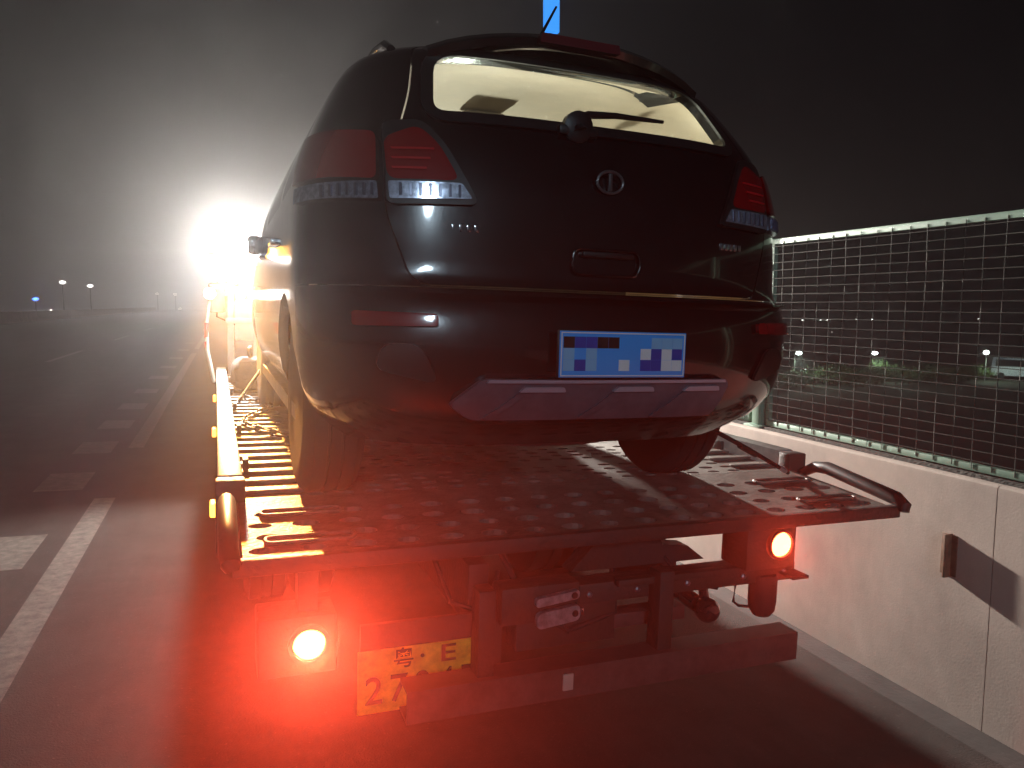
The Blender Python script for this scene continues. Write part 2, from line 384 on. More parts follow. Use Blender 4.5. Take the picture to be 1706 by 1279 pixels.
def circ(cy, cz, r, n=28): return [(cy + r * math.cos(2 * math.pi * k / n), cz + r * math.sin(2 * math.pi * k / n)) for k in range(n)]
body = boolean(body, prisms([(grow(BUMP, .004), 'y', -.3, .524)]), 'DIFFERENCE')
body = boolean(body, prisms([(p, 'x', -1.2, 1.2) for p in W_S]), 'DIFFERENCE')
body = boolean(body, prisms([(W_F, 'y', 2.3, 4.0)]), 'DIFFERENCE')
body = boolean(body, prisms([(circ(.95, .36, .41), 'x', -1.2, 1.2), (circ(3.62, .36, .41), 'x', -1.2, 1.2)]), 'DIFFERENCE')
bumper = boolean(bumper, prisms([(circ(.95, .36, .41), 'x', -1.2, 1.2)]), 'DIFFERENCE')
mk('body_shell', smooth(body), None, suv)
tgo = mk('tailgate', smooth(tailgate), None, suv)
bpo = mk('rear_bumper', smooth(bumper), None, suv)
S_GL = shell(.004, -1, G_WIN)
for p in S_GL.polygons: p.material_index = 0
def glass_part(name, lst, parent, base=S_GL):
    me = boolean(base.copy(), prisms(lst), 'INTERSECT'); return mk(name, smooth(me), None, parent)
glass_part('rear_window', [(grow(W_REAR, .003), 'y', -.3, .99)], tgo)
for i, p in enumerate(W_S):
    for s in (-1, 1): glass_part('side_window', [(grow(p, .003), 'x', .4 * s if s > 0 else -1.2, 1.2 if s > 0 else -.4)], suv)
glass_part('windshield', [(grow(W_F, .003), 'y', 2.3, 4.0)], suv)
# black ceramic edge round the rear window
S_ED = shell(.010, .5, BLACKPL)
me = boolean(boolean(S_ED.copy(), prisms([(grow(W_REAR, .03), 'y', -.3, .99)]), 'INTERSECT'), prisms([(grow(W_REAR, -.006), 'y', -.35, 1.05)]), 'DIFFERENCE')
mk('window_surround', smooth(me), None, tgo)
# tail lamps
S_RED = shell(.030, 0.0, REDL); S_CLR = shell(.036, 0.05, CLEARL); S_SKD = shell(.05, .0, SKID); S_BLK = shell(.026, .1, BLACKPL)
S_RIBR = shell(.036, .1, mat('bright_red_lens', (.55, .015, .02), .1, coat=1)); S_RIBC = shell(.042, .1, mat('lens_dark', (.12, .13, .18), .2, metal=.5))
LI_R = rounded([(.695, 1.105), (.70, 1.235), (.60, 1.275), (.545, 1.215), (.49, 1.105)], .03); LI_C = rounded([(.69, 1.045), (.695, 1.098), (.485, 1.098), (.455, 1.052)], .008)
LO_R = rounded([(.725, 1.105), (1.05, 1.13), (1.05, 1.30), (.72, 1.255)], .02); LO_C = rounded([(.72, 1.045), (1.05, 1.055), (1.05, 1.10), (.725, 1.098)], .006)
LI_B = rounded([(.70, 1.030), (.70, 1.29), (.585, 1.295), (.525, 1.215), (.432, 1.036)], .03)
def conform(name, base, poly, parent, y1=.75):
    return mk(name, smooth(boolean(base.copy(), prisms([(poly, 'y', -.3, y1)]), 'INTERSECT')), None, parent)
for s in (1, -1):
    f = (lambda p: p) if s > 0 else mirror
    h = conform('lamp_housing', S_BLK, f(LI_B), tgo)
    conform('red_lens', S_RED, f(LI_R), tgo); c = conform('reversing_lens', S_CLR, f(LI_C), tgo)
    for zz in (1.135, 1.165, 1.195): conform('lens_rib', S_RIBR, f([(.68, zz), (.685, zz + .007), (.60 - (zz - 1.1) * .4, zz + .007), (.60 - (zz - 1.1) * .4, zz)]), tgo)
    for k in range(7): conform('lens_bar', S_RIBC, f([(.49 + k * .028, 1.056), (.497 + k * .028, 1.056), (.497 + k * .028, 1.092), (.49 + k * .028, 1.092)]), tgo)
    for k in range(7): conform('lens_bar', S_RIBC, f([(.735 + k * .022, 1.056), (.741 + k * .022, 1.056), (.741 + k * .022, 1.092), (.735 + k * .022, 1.092)]), suv, .55)
    conform('red_lens', S_RED, f(LO_R), suv, .62); conform('indicator_lens', S_CLR, f(LO_C), suv, .55)
    conform('bumper_reflector', S_RED, f(rounded([(.57, .672), (.80, .668), (.80, .712), (.57, .708)], .012)), bpo, .5)
    conform('fog_lamp', S_BLK, f(rounded([(.56, .50), (.74, .54), (.72, .62), (.62, .62)], .04)), bpo, .5)
# lens frames: thin raised chrome bands
S_CHR = shell(.044, .08, CHROME)
for s in (1, -1):
    f = (lambda p: p) if s > 0 else mirror
    me = boolean(boolean(S_CHR.copy(), prisms([(f(grow(LI_C, .001)), 'y', -.3, .75)]), 'INTERSECT'), prisms([(f(grow(LI_C, -.008)), 'y', -.35, .8)]), 'DIFFERENCE')
    mk('lens_frame', smooth(me), None, tgo)
# skid plate and ribs
SK = rounded([(-.44, .52), (.42, .52), (.435, .50), (.40, .39), (-.46, .39), (-.53, .44)], .02)
sk = conform('skid_plate', S_SKD, SK, bpo, .5)
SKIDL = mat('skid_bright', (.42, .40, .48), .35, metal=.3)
conform('skid_highlight', shell(.070, .05, SKIDL), [(-.43, .510), (.41, .510), (.405, .520), (-.425, .520)], sk, .5)  # highlight along the plate's top edge, painted as a lighter strip
for x0 in (-.33, -.02, .24):
    conform('skid_rib', shell(.066, .1, SKIDL), rounded([(x0, .482), (x0 + .15, .482), (x0 + .142, .498), (x0 + .018, .498)], .006), sk, .5)
    conform('skid_fin', shell(.060, .1, SKID), rounded([(x0 - .10, .395), (x0 - .07, .395), (x0 + .03, .478), (x0, .478)], .006), sk, .5)
# crease bar on top of the bumper
conform('bumper_lip', shell(.03, .35, BLACKPAINT), [(-.80, .768), (.80, .768), (.80, .776), (-.80, .776)], bpo, .5)
# plate: blue print with pale, illegible blocks
pl = MB(); pl.box(-.225, .225, -.034, -.024, .527, .672, .004).obj('plate_holder', BLACKPL, bpo)
pb = MB(); pb.box(-.22, .22, -.0385, -.0345, .530, .670, .001); pbo = pb.obj('number_plate', BLUEP, bpo)
tag(pbo, 'blue number plate with a pale border')
PW = mat('plate_white', (.72, .80, .86), .4); PLB = mat('plate_pale', (.20, .52, .85), .4); PDB = mat('plate_deep', (.008, .06, .42), .4)
m = MB()
for a in ((-.216, .216, .663, .6665), (-.216, .216, .5335, .537), (-.216, -.2125, .537, .663), (.2125, .216, .537, .663)): m.box(a[0], a[1], -.0405, -.0385, a[2], a[3])
m.obj('plate_border', PW, pbo)
c = .0378
blocks = {PW: [(5, 1), (7, 2), (9, 1), (10, 1), (9, 2)], PLB: [(0, 2), (2, 2), (0, 1), (2, 1), (10, 3), (9, 3), (8, 3)], PDB: [(1, 3), (2, 3), (8, 2), (8, 1), (10, 2), (7, 1), (1, 1)], BLACKPL: [(0, 3), (3, 3), (4, 3)]}
for mm, cells in blocks.items():
    for i, j in cells:
        x0 = -.208 + i * c; z0 = .538 + (j - .65) * .0345
        MB().box(x0, x0 + c * .97, -.0398, -.0386, max(.538, z0), min(.662, z0 + .034)).obj('plate_mark', mm, pbo, None)
# emblem + badges (too small to read)
DCH = mat('dull_chrome', (.12, .115, .12), .35, metal=.6)
m = MB(); m.tube([(.046 * math.cos(a * math.pi / 14), .100, 1.14 + .034 * math.sin(a * math.pi / 14)) for a in range(29)], .005, 8, False); em = m.obj('emblem', DCH, tgo)
MB().box(-.006, .006, .094, .106, 1.112, 1.168, .002).obj('emblem_bar', DCH, em)
for s, cnt in ((-1, 7), (1, 5)):
    for i in range(cnt):
        x = s * (.50 - .0 ) + (i - cnt / 2) * .022
        yy = .092 + .62 * (1 - (1 - (abs(x) / .92) ** 2.7) ** (1 / 2.7))
        MB().box(x, x + .014, yy - .012, yy + .006, .955, .978, .002).obj('badge_stroke', CHROME, tgo)
# tailgate handle recess
m = MB(); pts = []
rr = rounded([(-.13, .845), (.10, .845), (.115, .885), (.10, .925), (-.13, .925)], .03, 6)
m.tube([(x, .082, z) for x, z in rr] + [(rr[0][0], .082, rr[0][1])], .005, 8, False); m.obj('handle_trim', BLACKPAINT, tgo)
MB().box(-.10, .085, .07, .10, .90, .918, .006).obj('tailgate_handle', BLACKPL, tgo)
# wiper
m = MB(); m.tube([(-.09, .155, 1.30), (-.10, .165, 1.335), (-.05, .175, 1.36), (.06, .195, 1.375), (.26, .225, 1.385)], [.028, .022, .013, .010, .006], 10)
m.obj('rear_wiper', BLACKPL, tgo)
m = MB(); m.lathe([(.05, .0), (.05, -.03), (.03, -.04)], (-.09, .185, 1.315), 'y', 20); m.box(-.16, -.02, .15, .20, 1.285, 1.318, .01); m.obj('wiper_base', BLACKPL, tgo)
# spoiler with the third brake lamp, rails, antenna
m = MB()
A = []
for i in range(17):
    x = -.52 + 1.04 * i / 16; q = abs(x) / .52; z = 1.655 - .05 * q * q - .02 * q ** 6; yy = .33 + .10 * q * q
    A.append([m.b.verts.new(v) for v in ((x, yy, z - .042), (x, yy - .012, z - .020), (x, yy + .02, z + .004), (x, yy + .32, z + .040), (x, yy + .34, z + .008))])
for P, Q in zip(A, A[1:]):
    for k in range(5): m.b.faces.new((P[k], P[(k + 1) % 5], Q[(k + 1) % 5], Q[k]))
m.b.faces.new(A[0]); m.b.faces.new(A[-1][::-1]); sp = m.obj('roof_spoiler', BLACKPAINT, tgo)
MB().prism(rounded([(-.17, 1.612), (.13, 1.612), (.125, 1.642), (-.165, 1.642)], .006), 'y', .306, .36).obj('third_brake_lamp', mat('dark_red_lens', (.10, .008, .012), .2, coat=.6), sp)
for s in (-1, 1):
    m = MB(); m.tube([(s * .60, .62, 1.615), (s * .605, .70, 1.655), (s * .61, .85, 1.675), (s * .61, 2.2, 1.685), (s * .605, 2.4, 1.665), (s * .60, 2.48, 1.63)], .016, 10); m.obj('roof_rail', BLACKPAINT, suv)
    m = MB(); m.box(s * .90 if s > 0 else -.99, .99 if s > 0 else -.90, 2.90, 3.02, 1.03, 1.15, .03); mo = m.obj('door_mirror', BLACKPAINT, suv)
    for yy in (1.45, 2.45): MB().box(s * .925 - .02, s * .925 + .02, yy, yy + .20, .985, 1.015, .008).obj('door_handle', CHROME, suv)
    MB().prism([(1.0, .27), (3.3, .27), (3.3, .33), (1.0, .33)], 'x', s * .80, s * .88).obj('side_sill', BLACKPL, suv)
MB().tube([(-.07, .62, 1.69), (-.045, .47, 1.80)], [.008, .004], 8).obj('antenna', BLACKPL, suv)
# underbody, muffler, interior
MB().box(-.60, .60, .45, 4.2, .285, .33).obj('underbody', BLACKPL, suv)
m = MB(); m.lathe([(.02, -.22), (.085, -.20), (.095, -.10), (.095, .10), (.085, .20), (.02, .22)], (-.05, .36, .345), 'x', 20); m.obj('muffler', mat('muffler_steel', (.20, .18, .20), .4, metal=.7, var=.3, scale=20), suv)
m = MB(); m.tube([(.20, .40, .36), (.40, .42, .38), (.55, .55, .38), (.58, .9, .36)], .03, 10); m.obj('exhaust_pipe', MATS['muffler_steel'], suv)
m = MB(); m.tube([(.18, .20, .40), (.2, .16, .385), (.42, .15, .39), (.44, .2, .40)], .018, 8); m.obj('tow_loop', SKID, suv)
m = MB(); m.tube([(-.66, .95, .36), (.66, .95, .36)], .045, 10); m.obj('rear_axle', BLACKPL, suv)
MB().box(-.74, .74, .4, 3.5, .40, .46).obj('cabin_floor', SEAT, suv)
for x in (-.42, .42):
    m = MB(); m.box(x - .24, x + .24, 2.05, 2.2, .6, 1.18, .05); m.box(x - .24, x + .24, 2.1, 2.65, .58, .72, .05); st = m.obj('front_seat', SEAT, suv)
    MB().box(x - .13, x + .13, 2.03, 2.13, 1.22, 1.38, .04).obj('headrest', SEAT, st)
m = MB(); m.box(-.62, .62, 1.02, 1.18, .6, 1.20, .05); m.box(-.62, .62, 1.1, 1.6, .58, .70, .05); st = m.obj('rear_bench', SEAT, suv)
for x in (-.40, 0, .40): MB().box(x - .12, x + .12, 1.0, 1.1, 1.22, 1.36, .04).obj('headrest', SEAT, st)
MB().box(-.70, .70, 2.95, 3.45, .85, 1.09, .06).obj('dashboard', SEAT, suv)
m = MB(); m.box(-.10, .10, 1.35, 1.5, 1.625, 1.65, .01); m.obj('dome_lamp', mat('lamp_grey', (.35, .33, .3), .4), suv)
for s in (-1, 1):
    for yy in (1.55, 2.35):
        m = MB(); m.tube([(s * .60, yy - .10, 1.545), (s * .565, yy - .07, 1.525), (s * .565, yy + .07, 1.525), (s * .60, yy + .10, 1.545)], .012, 8); m.obj('grab_handle', TRIM, suv)
# wheels
def wheel(x, yy, s):
    wr = bpy.data.objects.new('wheel', None)
    m = MB(); R = .355
    m.lathe([(.22, -.105), (.30, -.112), (R - .02, -.10), (R, -.075), (R + .002, -.03), (R - .006, -.028), (R - .006, -.02), (R + .003, -.018), (R + .003, .018), (R - .006, .02), (R - .006, .028), (R + .002, .03), (R, .075), (R - .02, .10), (.30, .112), (.22, .105)], (0, 0, 0), 'x', 40)
    ty = m.obj('wheel', RUBBER, suv); ty.location = (x, yy, R)
    m = MB(); m.lathe([(.225, -.10 * 1), (.232, s * .0), (.225, .10), (.19, .06), (.19, -.06)], (0, 0, 0), 'x', 32)
    for k in range(5):
        a = 2 * math.pi * k / 5
        m.box(s * .05 - .02, s * .05 + .02, -.03, .03, .03, .205, .005, Matrix.Rotation(a, 4, 'X'))
    m.lathe([(.02, s * .085), (.05, s * .08), (.055, s * .04)], (0, 0, 0), 'x', 20)
    m.obj('rim', ALLOY, ty)
for x, s in ((.775, 1), (-.775, -1)):
    for yy in (.95, 3.62): wheel(x, yy, s)

# ------------------------------------------------------------------ the tow truck
trk = thing('tow_truck', 'flatbed tow truck with perforated steel deck carrying the black suv', 'truck', matrix=M_TRUCK)
HW, TAIL, LEN = 1.30, .62, 6.0
# perforated deck: plates of tiles, each tile with a hole; tail tiles bigger keyholes
def deck_z(yy): return DECK if yy >= TAIL else DECK - .035 * (1 - yy / TAIL)
def plate(y0, y1, x0=-HW + .03, x1=HW - .03, tx=.118, ty=.088, hx=.036, hy=.022, skew=True, slots=False):
    m = bmesh.new(); ny = max(1, round((y1 - y0) / ty)); nx = round((x1 - x0) / tx); tx = (x1 - x0) / nx; ty = (y1 - y0) / ny
    cache = {}
    def V(x, yy, dz=0):
        k = (round(x, 4), round(yy, 4), dz)
        if k not in cache: cache[k] = m.verts.new((x, yy, deck_z(yy) + dz))
        return cache[k]
    N = 12
    for j in range(ny):
        for i in range(nx):
            cx_, cy_ = x0 + (i + .5) * tx, y0 + (j + .5) * ty
            edge = abs(cx_) > HW - .30
            if edge and not slots or (j % 5 == 4):
                m.faces.new([V(cx_ - tx / 2, cy_ - ty / 2), V(cx_ + tx / 2, cy_ - ty / 2), V(cx_ + tx / 2, cy_ + ty / 2), V(cx_ - tx / 2, cy_ + ty / 2)]); continue
            ox = (.25 if j % 2 else -.25) * (tx - 2 * hx) * .8
            jit = random.uniform(.85, 1.1)
            hole = []; low = []; outer = []
            for k in range(N):
                a = 2 * math.pi * (k + .5) / N
                p = (cx_ + ox + hx * jit * math.cos(a), cy_ + hy * jit * math.sin(a)); hole.append(V(*p)); low.append(V(*p, -.02))
            c = [V(cx_ + tx / 2, cy_ + ty / 2), V(cx_ - tx / 2, cy_ + ty / 2), V(cx_ - tx / 2, cy_ - ty / 2), V(cx_ + tx / 2, cy_ - ty / 2)]
            for q in range(4):   # corner q lies between quadrants
                hs = [hole[(q * 3 + d) % N] for d in range(0, 3)]
                m.faces.new([c[q]] + hs[::-1])
                m.faces.new([c[q], c[(q + 1) % 4], hole[(q * 3 + 3) % N], hole[(q * 3 + 2) % N]])
            for k in range(N): m.faces.new((hole[k], hole[(k + 1) % N], low[(k + 1) % N], low[k]))
    bmesh.ops.recalc_face_normals(m, faces=m.faces)
    up = sum(f.normal.z for f in m.faces)
    if up < 0: bmesh.ops.reverse_faces(m, faces=m.faces[:])
    me = bpy.data.meshes.new('deck_plate'); m.to_mesh(me); m.free(); return mk('deck_plate', me, DECKM, trk)
plate(.03, TAIL, tx=.15, ty=.118, hx=.045, hy=.03, slots=True)
yy = TAIL + .006; n = 6; L = (LEN - TAIL) / n
for k in range(n): plate(TAIL + k * L + .004, TAIL + (k + 1) * L - .004)
# transverse ribs that show as slats along the deck edge
for k in range(30):
    yy = TAIL + .09 + k * .178
    for s in (-1, 1): MB().box(s * (HW - .17) - .12, s * (HW - .17) + .12, yy, yy + .045, DECK - .001, DECK + .014, .004).obj('edge_cleat', DECKM, trk)
# keyhole slots at the tail (raised oval collars)
for yy in (.16, .44):
    for s in (-1, 1):
        m = MB(); rr = rounded([(s * .92, yy - .028), (s * 1.2, yy - .028), (s * 1.2, yy + .028), (s * .92, yy + .028)], .028, 5)
        m.tube([(x, y_, deck_z(y_) + .006) for x, y_ in rr + rr[:1]], .007, 6, False); m.obj('tie_slot', DECKM, trk)
m = MB(); m.box(-HW + .04, HW - .04, TAIL + .05, LEN, DECK - .10, DECK - .03)
for yy in [.3 + .55 * k for k in range(11)]: pass
m.obj('deck_underframe', STEELD, trk)
m = MB(); m.prism([(.04, DECK - .075), (TAIL + .04, DECK - .10), (TAIL + .04, DECK - .03), (.04, DECK - .062)], 'x', -HW + .04, HW - .04); m.obj('tail_underframe', STEELD, trk)
# rear edge and tail side tubes
m = MB(); m.box(-HW, HW, -.005, .035, DECK - .078, DECK - .028, .006); m.obj('rear_edge', STEELD, trk)
for s in (-1, 1):
    m = MB(); m.tube([(s * (HW + .01), .60, DECK - .02), (s * (HW + .01), .50, DECK + .035), (s * (HW + .01), .42, DECK + .045), (s * (HW + .01), .03, DECK - .005), (s * (HW + .005), -.015, DECK - .03), (s * (HW), -.02, DECK - .05)], [.02, .026, .03, .03, .03, .02], 12); m.obj('tail_tube', BLACKPL, trk)
    m = MB(); m.box(s * (HW - .005) - .045, s * (HW - .005) + .045, .68, LEN, DECK - .12, DECK + .085, .01); rl = m.obj('side_rail', RAILM, trk)
    MB().box(s * (HW - .005) - .052, s * (HW - .005) + .052, .60, .678, DECK - .20, DECK + .08, .008).obj('rail_end', STEELD, trk)
    for yy in (.83, 2.75, 4.6):
        m = MB(); m.box(s * (HW + .055) - .012, s * (HW + .055) + .012, yy - .05, yy + .05, DECK - .10, DECK - .05, .006); m.obj('side_marker_lamp', AMBL, trk)
    for k in range(5):
        yy = 1.1 + k * 1.0
        MB().box(s * (HW - .075) - .012, s * (HW - .075) + .012, yy, yy + .10, DECK + .01, DECK + .06, .004).obj('stake_pocket', STEELD, trk)
# chassis
for s in (-1, 1):
    m = MB(); m.box(s * .42 - .04, s * .42 + .04, .35, 7.6, .66, .90, .005); m.obj('chassis_rail', STEELD, trk)
    m = MB(); m.box(s * .46 - .05, s * .46 + .05, 1.0, 6.0, .92, DECK - .10, .005); m.obj('sub_frame', STEELD, trk)
m = MB(); m.box(-.12, .86, .10, .20, .80, .875, .006); m.box(.02, .5, .06, .10, .865, .89, .003); m.obj('rear_crossbeam', STEELD, trk)
m = MB(); m.prism([(.12, .88), (.50, .88), (.42, .94), (.30, .955), (.28, 1.0), (.20, 1.03), (.05, 1.03), (-.1, .88)], 'y', .22, .30); m.obj('tilt_bracket', STEELD, trk)
# right lamp box, lamp
def tail_lamp(x, z, yb, p, cone, bl):
    m = MB(); m.box(x - .15, x + .085, yb, yb + .16, z - .10, z + .085, .008); bx = m.obj('lamp_box', STEELD, trk)
    m = MB(); m.lathe([(.062, .0), (.062, -.018), (.050, -.020), (.050, -.002)], (x, yb, z), 'y', 28); m.obj('lamp_ring', mat('lamp_ring_red', (.10, .008, .006), .4), bx)
    m = MB(); m.lathe([(.049, -.002), (.046, -.014), (.03, -.020), (.004, -.022)], (x, yb, z), 'y', 28); m.obj('tail_lamp_lens', E_TAIL, bx)
    lamp('SPOT', 'tail_light', (x, yb - .04, z), p, (1, .07, .03), trk, .04, (0, -1, -.25), cone, bl)
tail_lamp(.70, .985, .02, P_TAIL, 160, .3)
tail_lamp(-1.08, .82, .02, P_TAIL_L, 140, .6)
MB().box(-1.11, -1.05, .06, .14, .90, DECK - .06).obj('lamp_hanger', STEELD, trk)
MB().box(.78, .86, .02, .10, .83, .842).obj('lamp_fin', STEELD, trk)
# rubber buffer hanging under the lamp box and its loop
m = MB(); m.lathe([(.01, .655), (.035, .66), (.052, .685), (.056, .72), (.056, .82), (.05, .83)], (.72, .12, 0), 'z', 20); m.obj('rubber_buffer', RUBBER, trk)
m = MB(); m.tube([(.66, .14, .80), (.60, .14, .79), (.595, .14, .72), (.62, .14, .70), (.67, .14, .69)], .006, 8); m.obj('buffer_loop', STEELD, trk)
# hydraulic ball and cylinder
m = MB(); m.lathe([(.004, -.05), (.03, -.042), (.047, -.02), (.05, 0), (.045, .025), (.02, .05)], (.47, .14, .70), 'y', 24); m.tube([(.47, .2, .70), (.47, .9, .74)], .035, 14); m.tube([(.47, .16, .74), (.45, .16, .82)], .02, 10)
m.obj('lift_cylinder', mat('oily_black', (.02, .02, .02), .12, coat=.6), trk)
MB().box(.05, .38, .16, .24, .665, .72, .004).obj('lift_arm', mat('lift_paint', (.13, .045, .04), .5, var=.3, scale=12), trk)
MB().box(-.35, .05, .13, .24, .64, .80, .006).obj('lift_block', STEELD, trk)
# zinc links
for zz, h in ((.885, .03), (.825, .055)):
    m = MB(); m.prism(rounded([(-.34, zz - h / 2 - .01), (-.18, zz - h / 2 + .008), (-.18, zz + h / 2 + .008), (-.34, zz + h / 2 - .01)], h * .4, 5), 'y', -.01 - h * .4, .012 - h * .4); lk = m.obj('pin_link', ZINC, trk)
    MB().lathe([(.010, -.004), (.012, 0)], (-.20, -.012 - h * .4, zz + .006), 'y', 14).obj('link_hole', BLACKPL, lk)
MB().box(-.176, -.166, -.03, -.01, .82, .845, .002).obj('cotter_pin', CHROME, trk)
MB().box(-.45, -.16, .02, .12, .79, .92, .006).obj('link_mount', STEELD, trk)
# underrun bar with channel end
m = MB(); m.box(-.775, .80, -.005, .005, .515, .625); m.box(-.775, .80, .005, .10, .615, .625); m.box(-.775, .80, .005, .10, .515, .525); m.box(.792, .80, .005, .10, .525, .615)
m.obj('underrun_bar', mat('bar_paint', (.09, .05, .045), .45, var=.4, scale=9), trk)
for x in (-.5, .2): MB().box(x - .03, x + .03, .02, .10, .62, .92, .004).obj('bar_bracket', STEELD, trk)
MB().box(-.225, -.185, -.012, -.004, .545, .605, .003).obj('bar_reflector', mat('refl', (.42, .30, .26), .4), trk)
for pts, r in (([(-.35, .3, .95), (-.30, .16, .80), (-.15, .12, .70), (.05, .14, .74), (.12, .3, .90)], .012), ([(.30, .25, .93), (.36, .15, .82), (.50, .13, .79), (.62, .2, .90)], .009), ([(-.62, .3, .98), (-.60, .12, .86), (-.45, .10, .80), (-.40, .2, .92)], .010)):
    m = MB(); m.tube(pts, r, 8); m.obj('hydraulic_hose', RUBBER, trk)
for x in (-.08, .12, .34, .6, .8): MB().lathe([(.012, .0), (.012, -.008), (.006, -.012)], (x, .099, .838), 'y', 6).obj('bolt', MATS['muffler_steel'], trk)
# yellow plate with two rows
tp = MB(); tp.box(-.91, -.47, .135, .14, .495, .715, .003); tpo = tp.obj('number_plate', YELLOWP, trk); tag(tpo, 'yellow two-row number plate')
MB().box(-.90, -.40, .142, .16, .55, .80).obj('plate_bracket', STEELD, trk)
def put_text(s, size, x, z, sx=1.):
    me = text_mesh(s, size); o = mk('plate_character', me, INK, tpo); o.rotation_euler = (rad(90), 0, 0); o.location = (x, .1335, z); o.scale = (sx, 1, 1); return o
put_text('粤', .075, -.755, .672, 1.0); put_text('·', .10, -.69, .672); put_text('E', .085, -.60, .672, 1.5)
for i, ch in enumerate('27047'): put_text(ch, .135, -.855 + i * .083, .57, .95)
# rear wheels of the truck (dual), mudguards
for s in (-1, 1):
    for xx in (.78, 1.06):
        m = MB(); R = .42
        m.lathe([(.25, -.115), (.36, -.125), (R, -.10), (R, -.03), (R - .01, -.025), (R - .01, .025), (R, .03), (R, .10), (.36, .125), (.25, .115)], (0, 0, 0), 'x', 36); wo = m.obj('wheel', RUBBER, trk); wo.location = (s * xx, 2.7, R)
        m = MB(); m.lathe([(.255, -.11), (.20, -.03), (.10, -.02), (.10, .02), (.20, .03), (.255, .11)], (0, 0, 0), 'x', 28); m.obj('rim', STEELD, wo)
    m = MB(); m.box(s * .92 - .3, s * .92 + .3, 2.12, 2.135, .40, .92); m.obj('mud_flap', RUBBER, trk)
    m = MB(); R = .42
    m.lathe([(.25, -.115), (.36, -.125), (R, -.10), (R, .10), (.36, .125), (.25, .115)], (0, 0, 0), 'x', 36); wo = m.obj('wheel', RUBBER, trk); wo.location = (s * 1.0, 7.3, R)
m = MB(); m.tube([(-1.0, 2.7, .42), (1.0, 2.7, .42)], .07, 12); m.lathe([(.05, -.2), (.2, -.12), (.22, 0), (.2, .12), (.05, .2)], (0, 2.7, .42), 'x', 20); m.obj('rear_axle', STEELD, trk)
# cab and headboard
m = MB(); cp = rounded([(6.35, .62), (8.15, .62), (8.2, 1.2), (8.1, 1.55), (7.85, 2.35), (7.7, 2.42), (6.4, 2.42), (6.35, 2.35)], .08)
m.prism(cp, 'x', -1.1, 1.1); cb = m.obj('cab', CABW, trk)
for s in (-1, 1):
    MB().prism(rounded([(6.75, 1.6), (7.95, 1.6), (7.72, 2.2), (6.75, 2.22)], .05), 'x', s * 1.101, s * 1.106).obj('cab_side_window', mat('dark_glass', (.01, .012, .014), .06, coat=.5), cb)
    m = MB(); m.tube([(s * 1.1, 7.9, 2.1), (s * 1.32, 7.95, 2.15), (s * 1.33, 7.95, 1.7), (s * 1.1, 7.9, 1.6)], .012, 8); m.box(s * 1.33 - .1, s * 1.33 + .1, 7.90, 7.97, 1.75, 2.12, .03); m.obj('cab_mirror', BLACKPL, cb)
MB().prism(rounded([(-.7, 1.65), (.7, 1.65), (.7, 2.15), (-.7, 2.15)], .06), 'y', 6.342, 6.348).obj('cab_rear_window', MATS['dark_glass'], cb)
for x in (-1.2, -.95, -.4, .4, .95, 1.2):
    MB().box(x - .03, x + .03, 6.05, 6.11, DECK - .05, 2.26, .006).obj('headboard_post', CABW, trk)
MB().box(-1.25, 1.25, 6.04, 6.12, 2.26, 2.34, .01).obj('headboard_bar', CABW, trk)
MB().box(-1.25, 1.25, 6.045, 6.115, 1.66, 1.72, .008).obj('headboard_bar', CABW, trk)
MB().box(-1.16, 1.16, 6.06, 6.08, 1.50, 1.90, .004).obj('headboard_panel', CABW, trk)
MB().box(-1.16, 1.16, 6.06, 6.09, DECK, 1.49, .004).obj('headboard_panel', NAVY, trk)
def work_lamp(x, z, r, p, name='work_lamp', em=E_WORK, col=(1, .92, .83), aim=(0, -1, -.16), cone=165):
    m = MB(); m.box(x - r * 1.5, x + r * 1.5, 5.98, 6.04, z - r, z + r, .012); m.box(x - .015, x + .015, 6.0, 6.05, z - r - .07, z - r); h = m.obj(name, BLACKPL, trk)
    m = MB(); m.prism(rounded([(x - r * 1.38, z - r * .86), (x + r * 1.38, z - r * .86), (x + r * 1.38, z + r * .86), (x - r * 1.38, z + r * .86)], .01), 'y', 5.972, 5.979); m.obj('lens', em, h)
    if p: lamp('SPOT', 'work_light', (x, 5.93, z), p, col, trk, .09, aim, cone, .5)
work_lamp(-1.14, 2.42, .085, P_WORK, aim=(.10, -1, -.22), cone=150)
work_lamp(-.93, 2.42, .075, 0)
work_lamp(.15, 1.98, .085, P_CABIN_FILL, aim=(0, -1, .15), cone=40)  # unseen lamp added to light the SUV cabin through the windshield
work_lamp(1.12, 2.42, .085, P_WORK_R, aim=(.22, -1, -.62), cone=80)
# side lamps on the headboard end and the amber beacon
E_SIDE = emat('side_lamp_lit', (1, .97, .92), 60)
for x, z, r in ((-1.40, 1.96, .055), (-1.10, 1.965, .045)):
    m = MB(); m.lathe([(.02, .0), (r, -.03), (r * 1.08, -.07), (r, -.072)], (x, 6.04, z), 'y', 20); h = m.obj('side_lamp', BLACKPL, trk)
    m = MB(); m.lathe([(r * .97, -.073), (r * .8, -.085), (.004, -.092)], (x, 6.04, z), 'y', 20); m.obj('lens', E_SIDE, h)
MB().box(-1.42, -1.18, 6.03, 6.06, 1.94, 1.98).obj('lamp_arm', STEELD, trk)
m = MB(); m.tube([(-1.40, 6.05, 1.9), (-1.43, 5.9, 1.65), (-1.42, 5.75, 1.4), (-1.36, 5.6, 1.1)], .018, 10); gp = m.obj('guide_pole', RAILM, trk)
m = MB(); m.tube([(-1.428, 5.9, 1.66), (-1.43, 5.87, 1.6), (-1.43, 5.82, 1.52)], .021, 10); m.obj('red_tape', mat('red_tape', (.6, .03, .03), .4), gp)
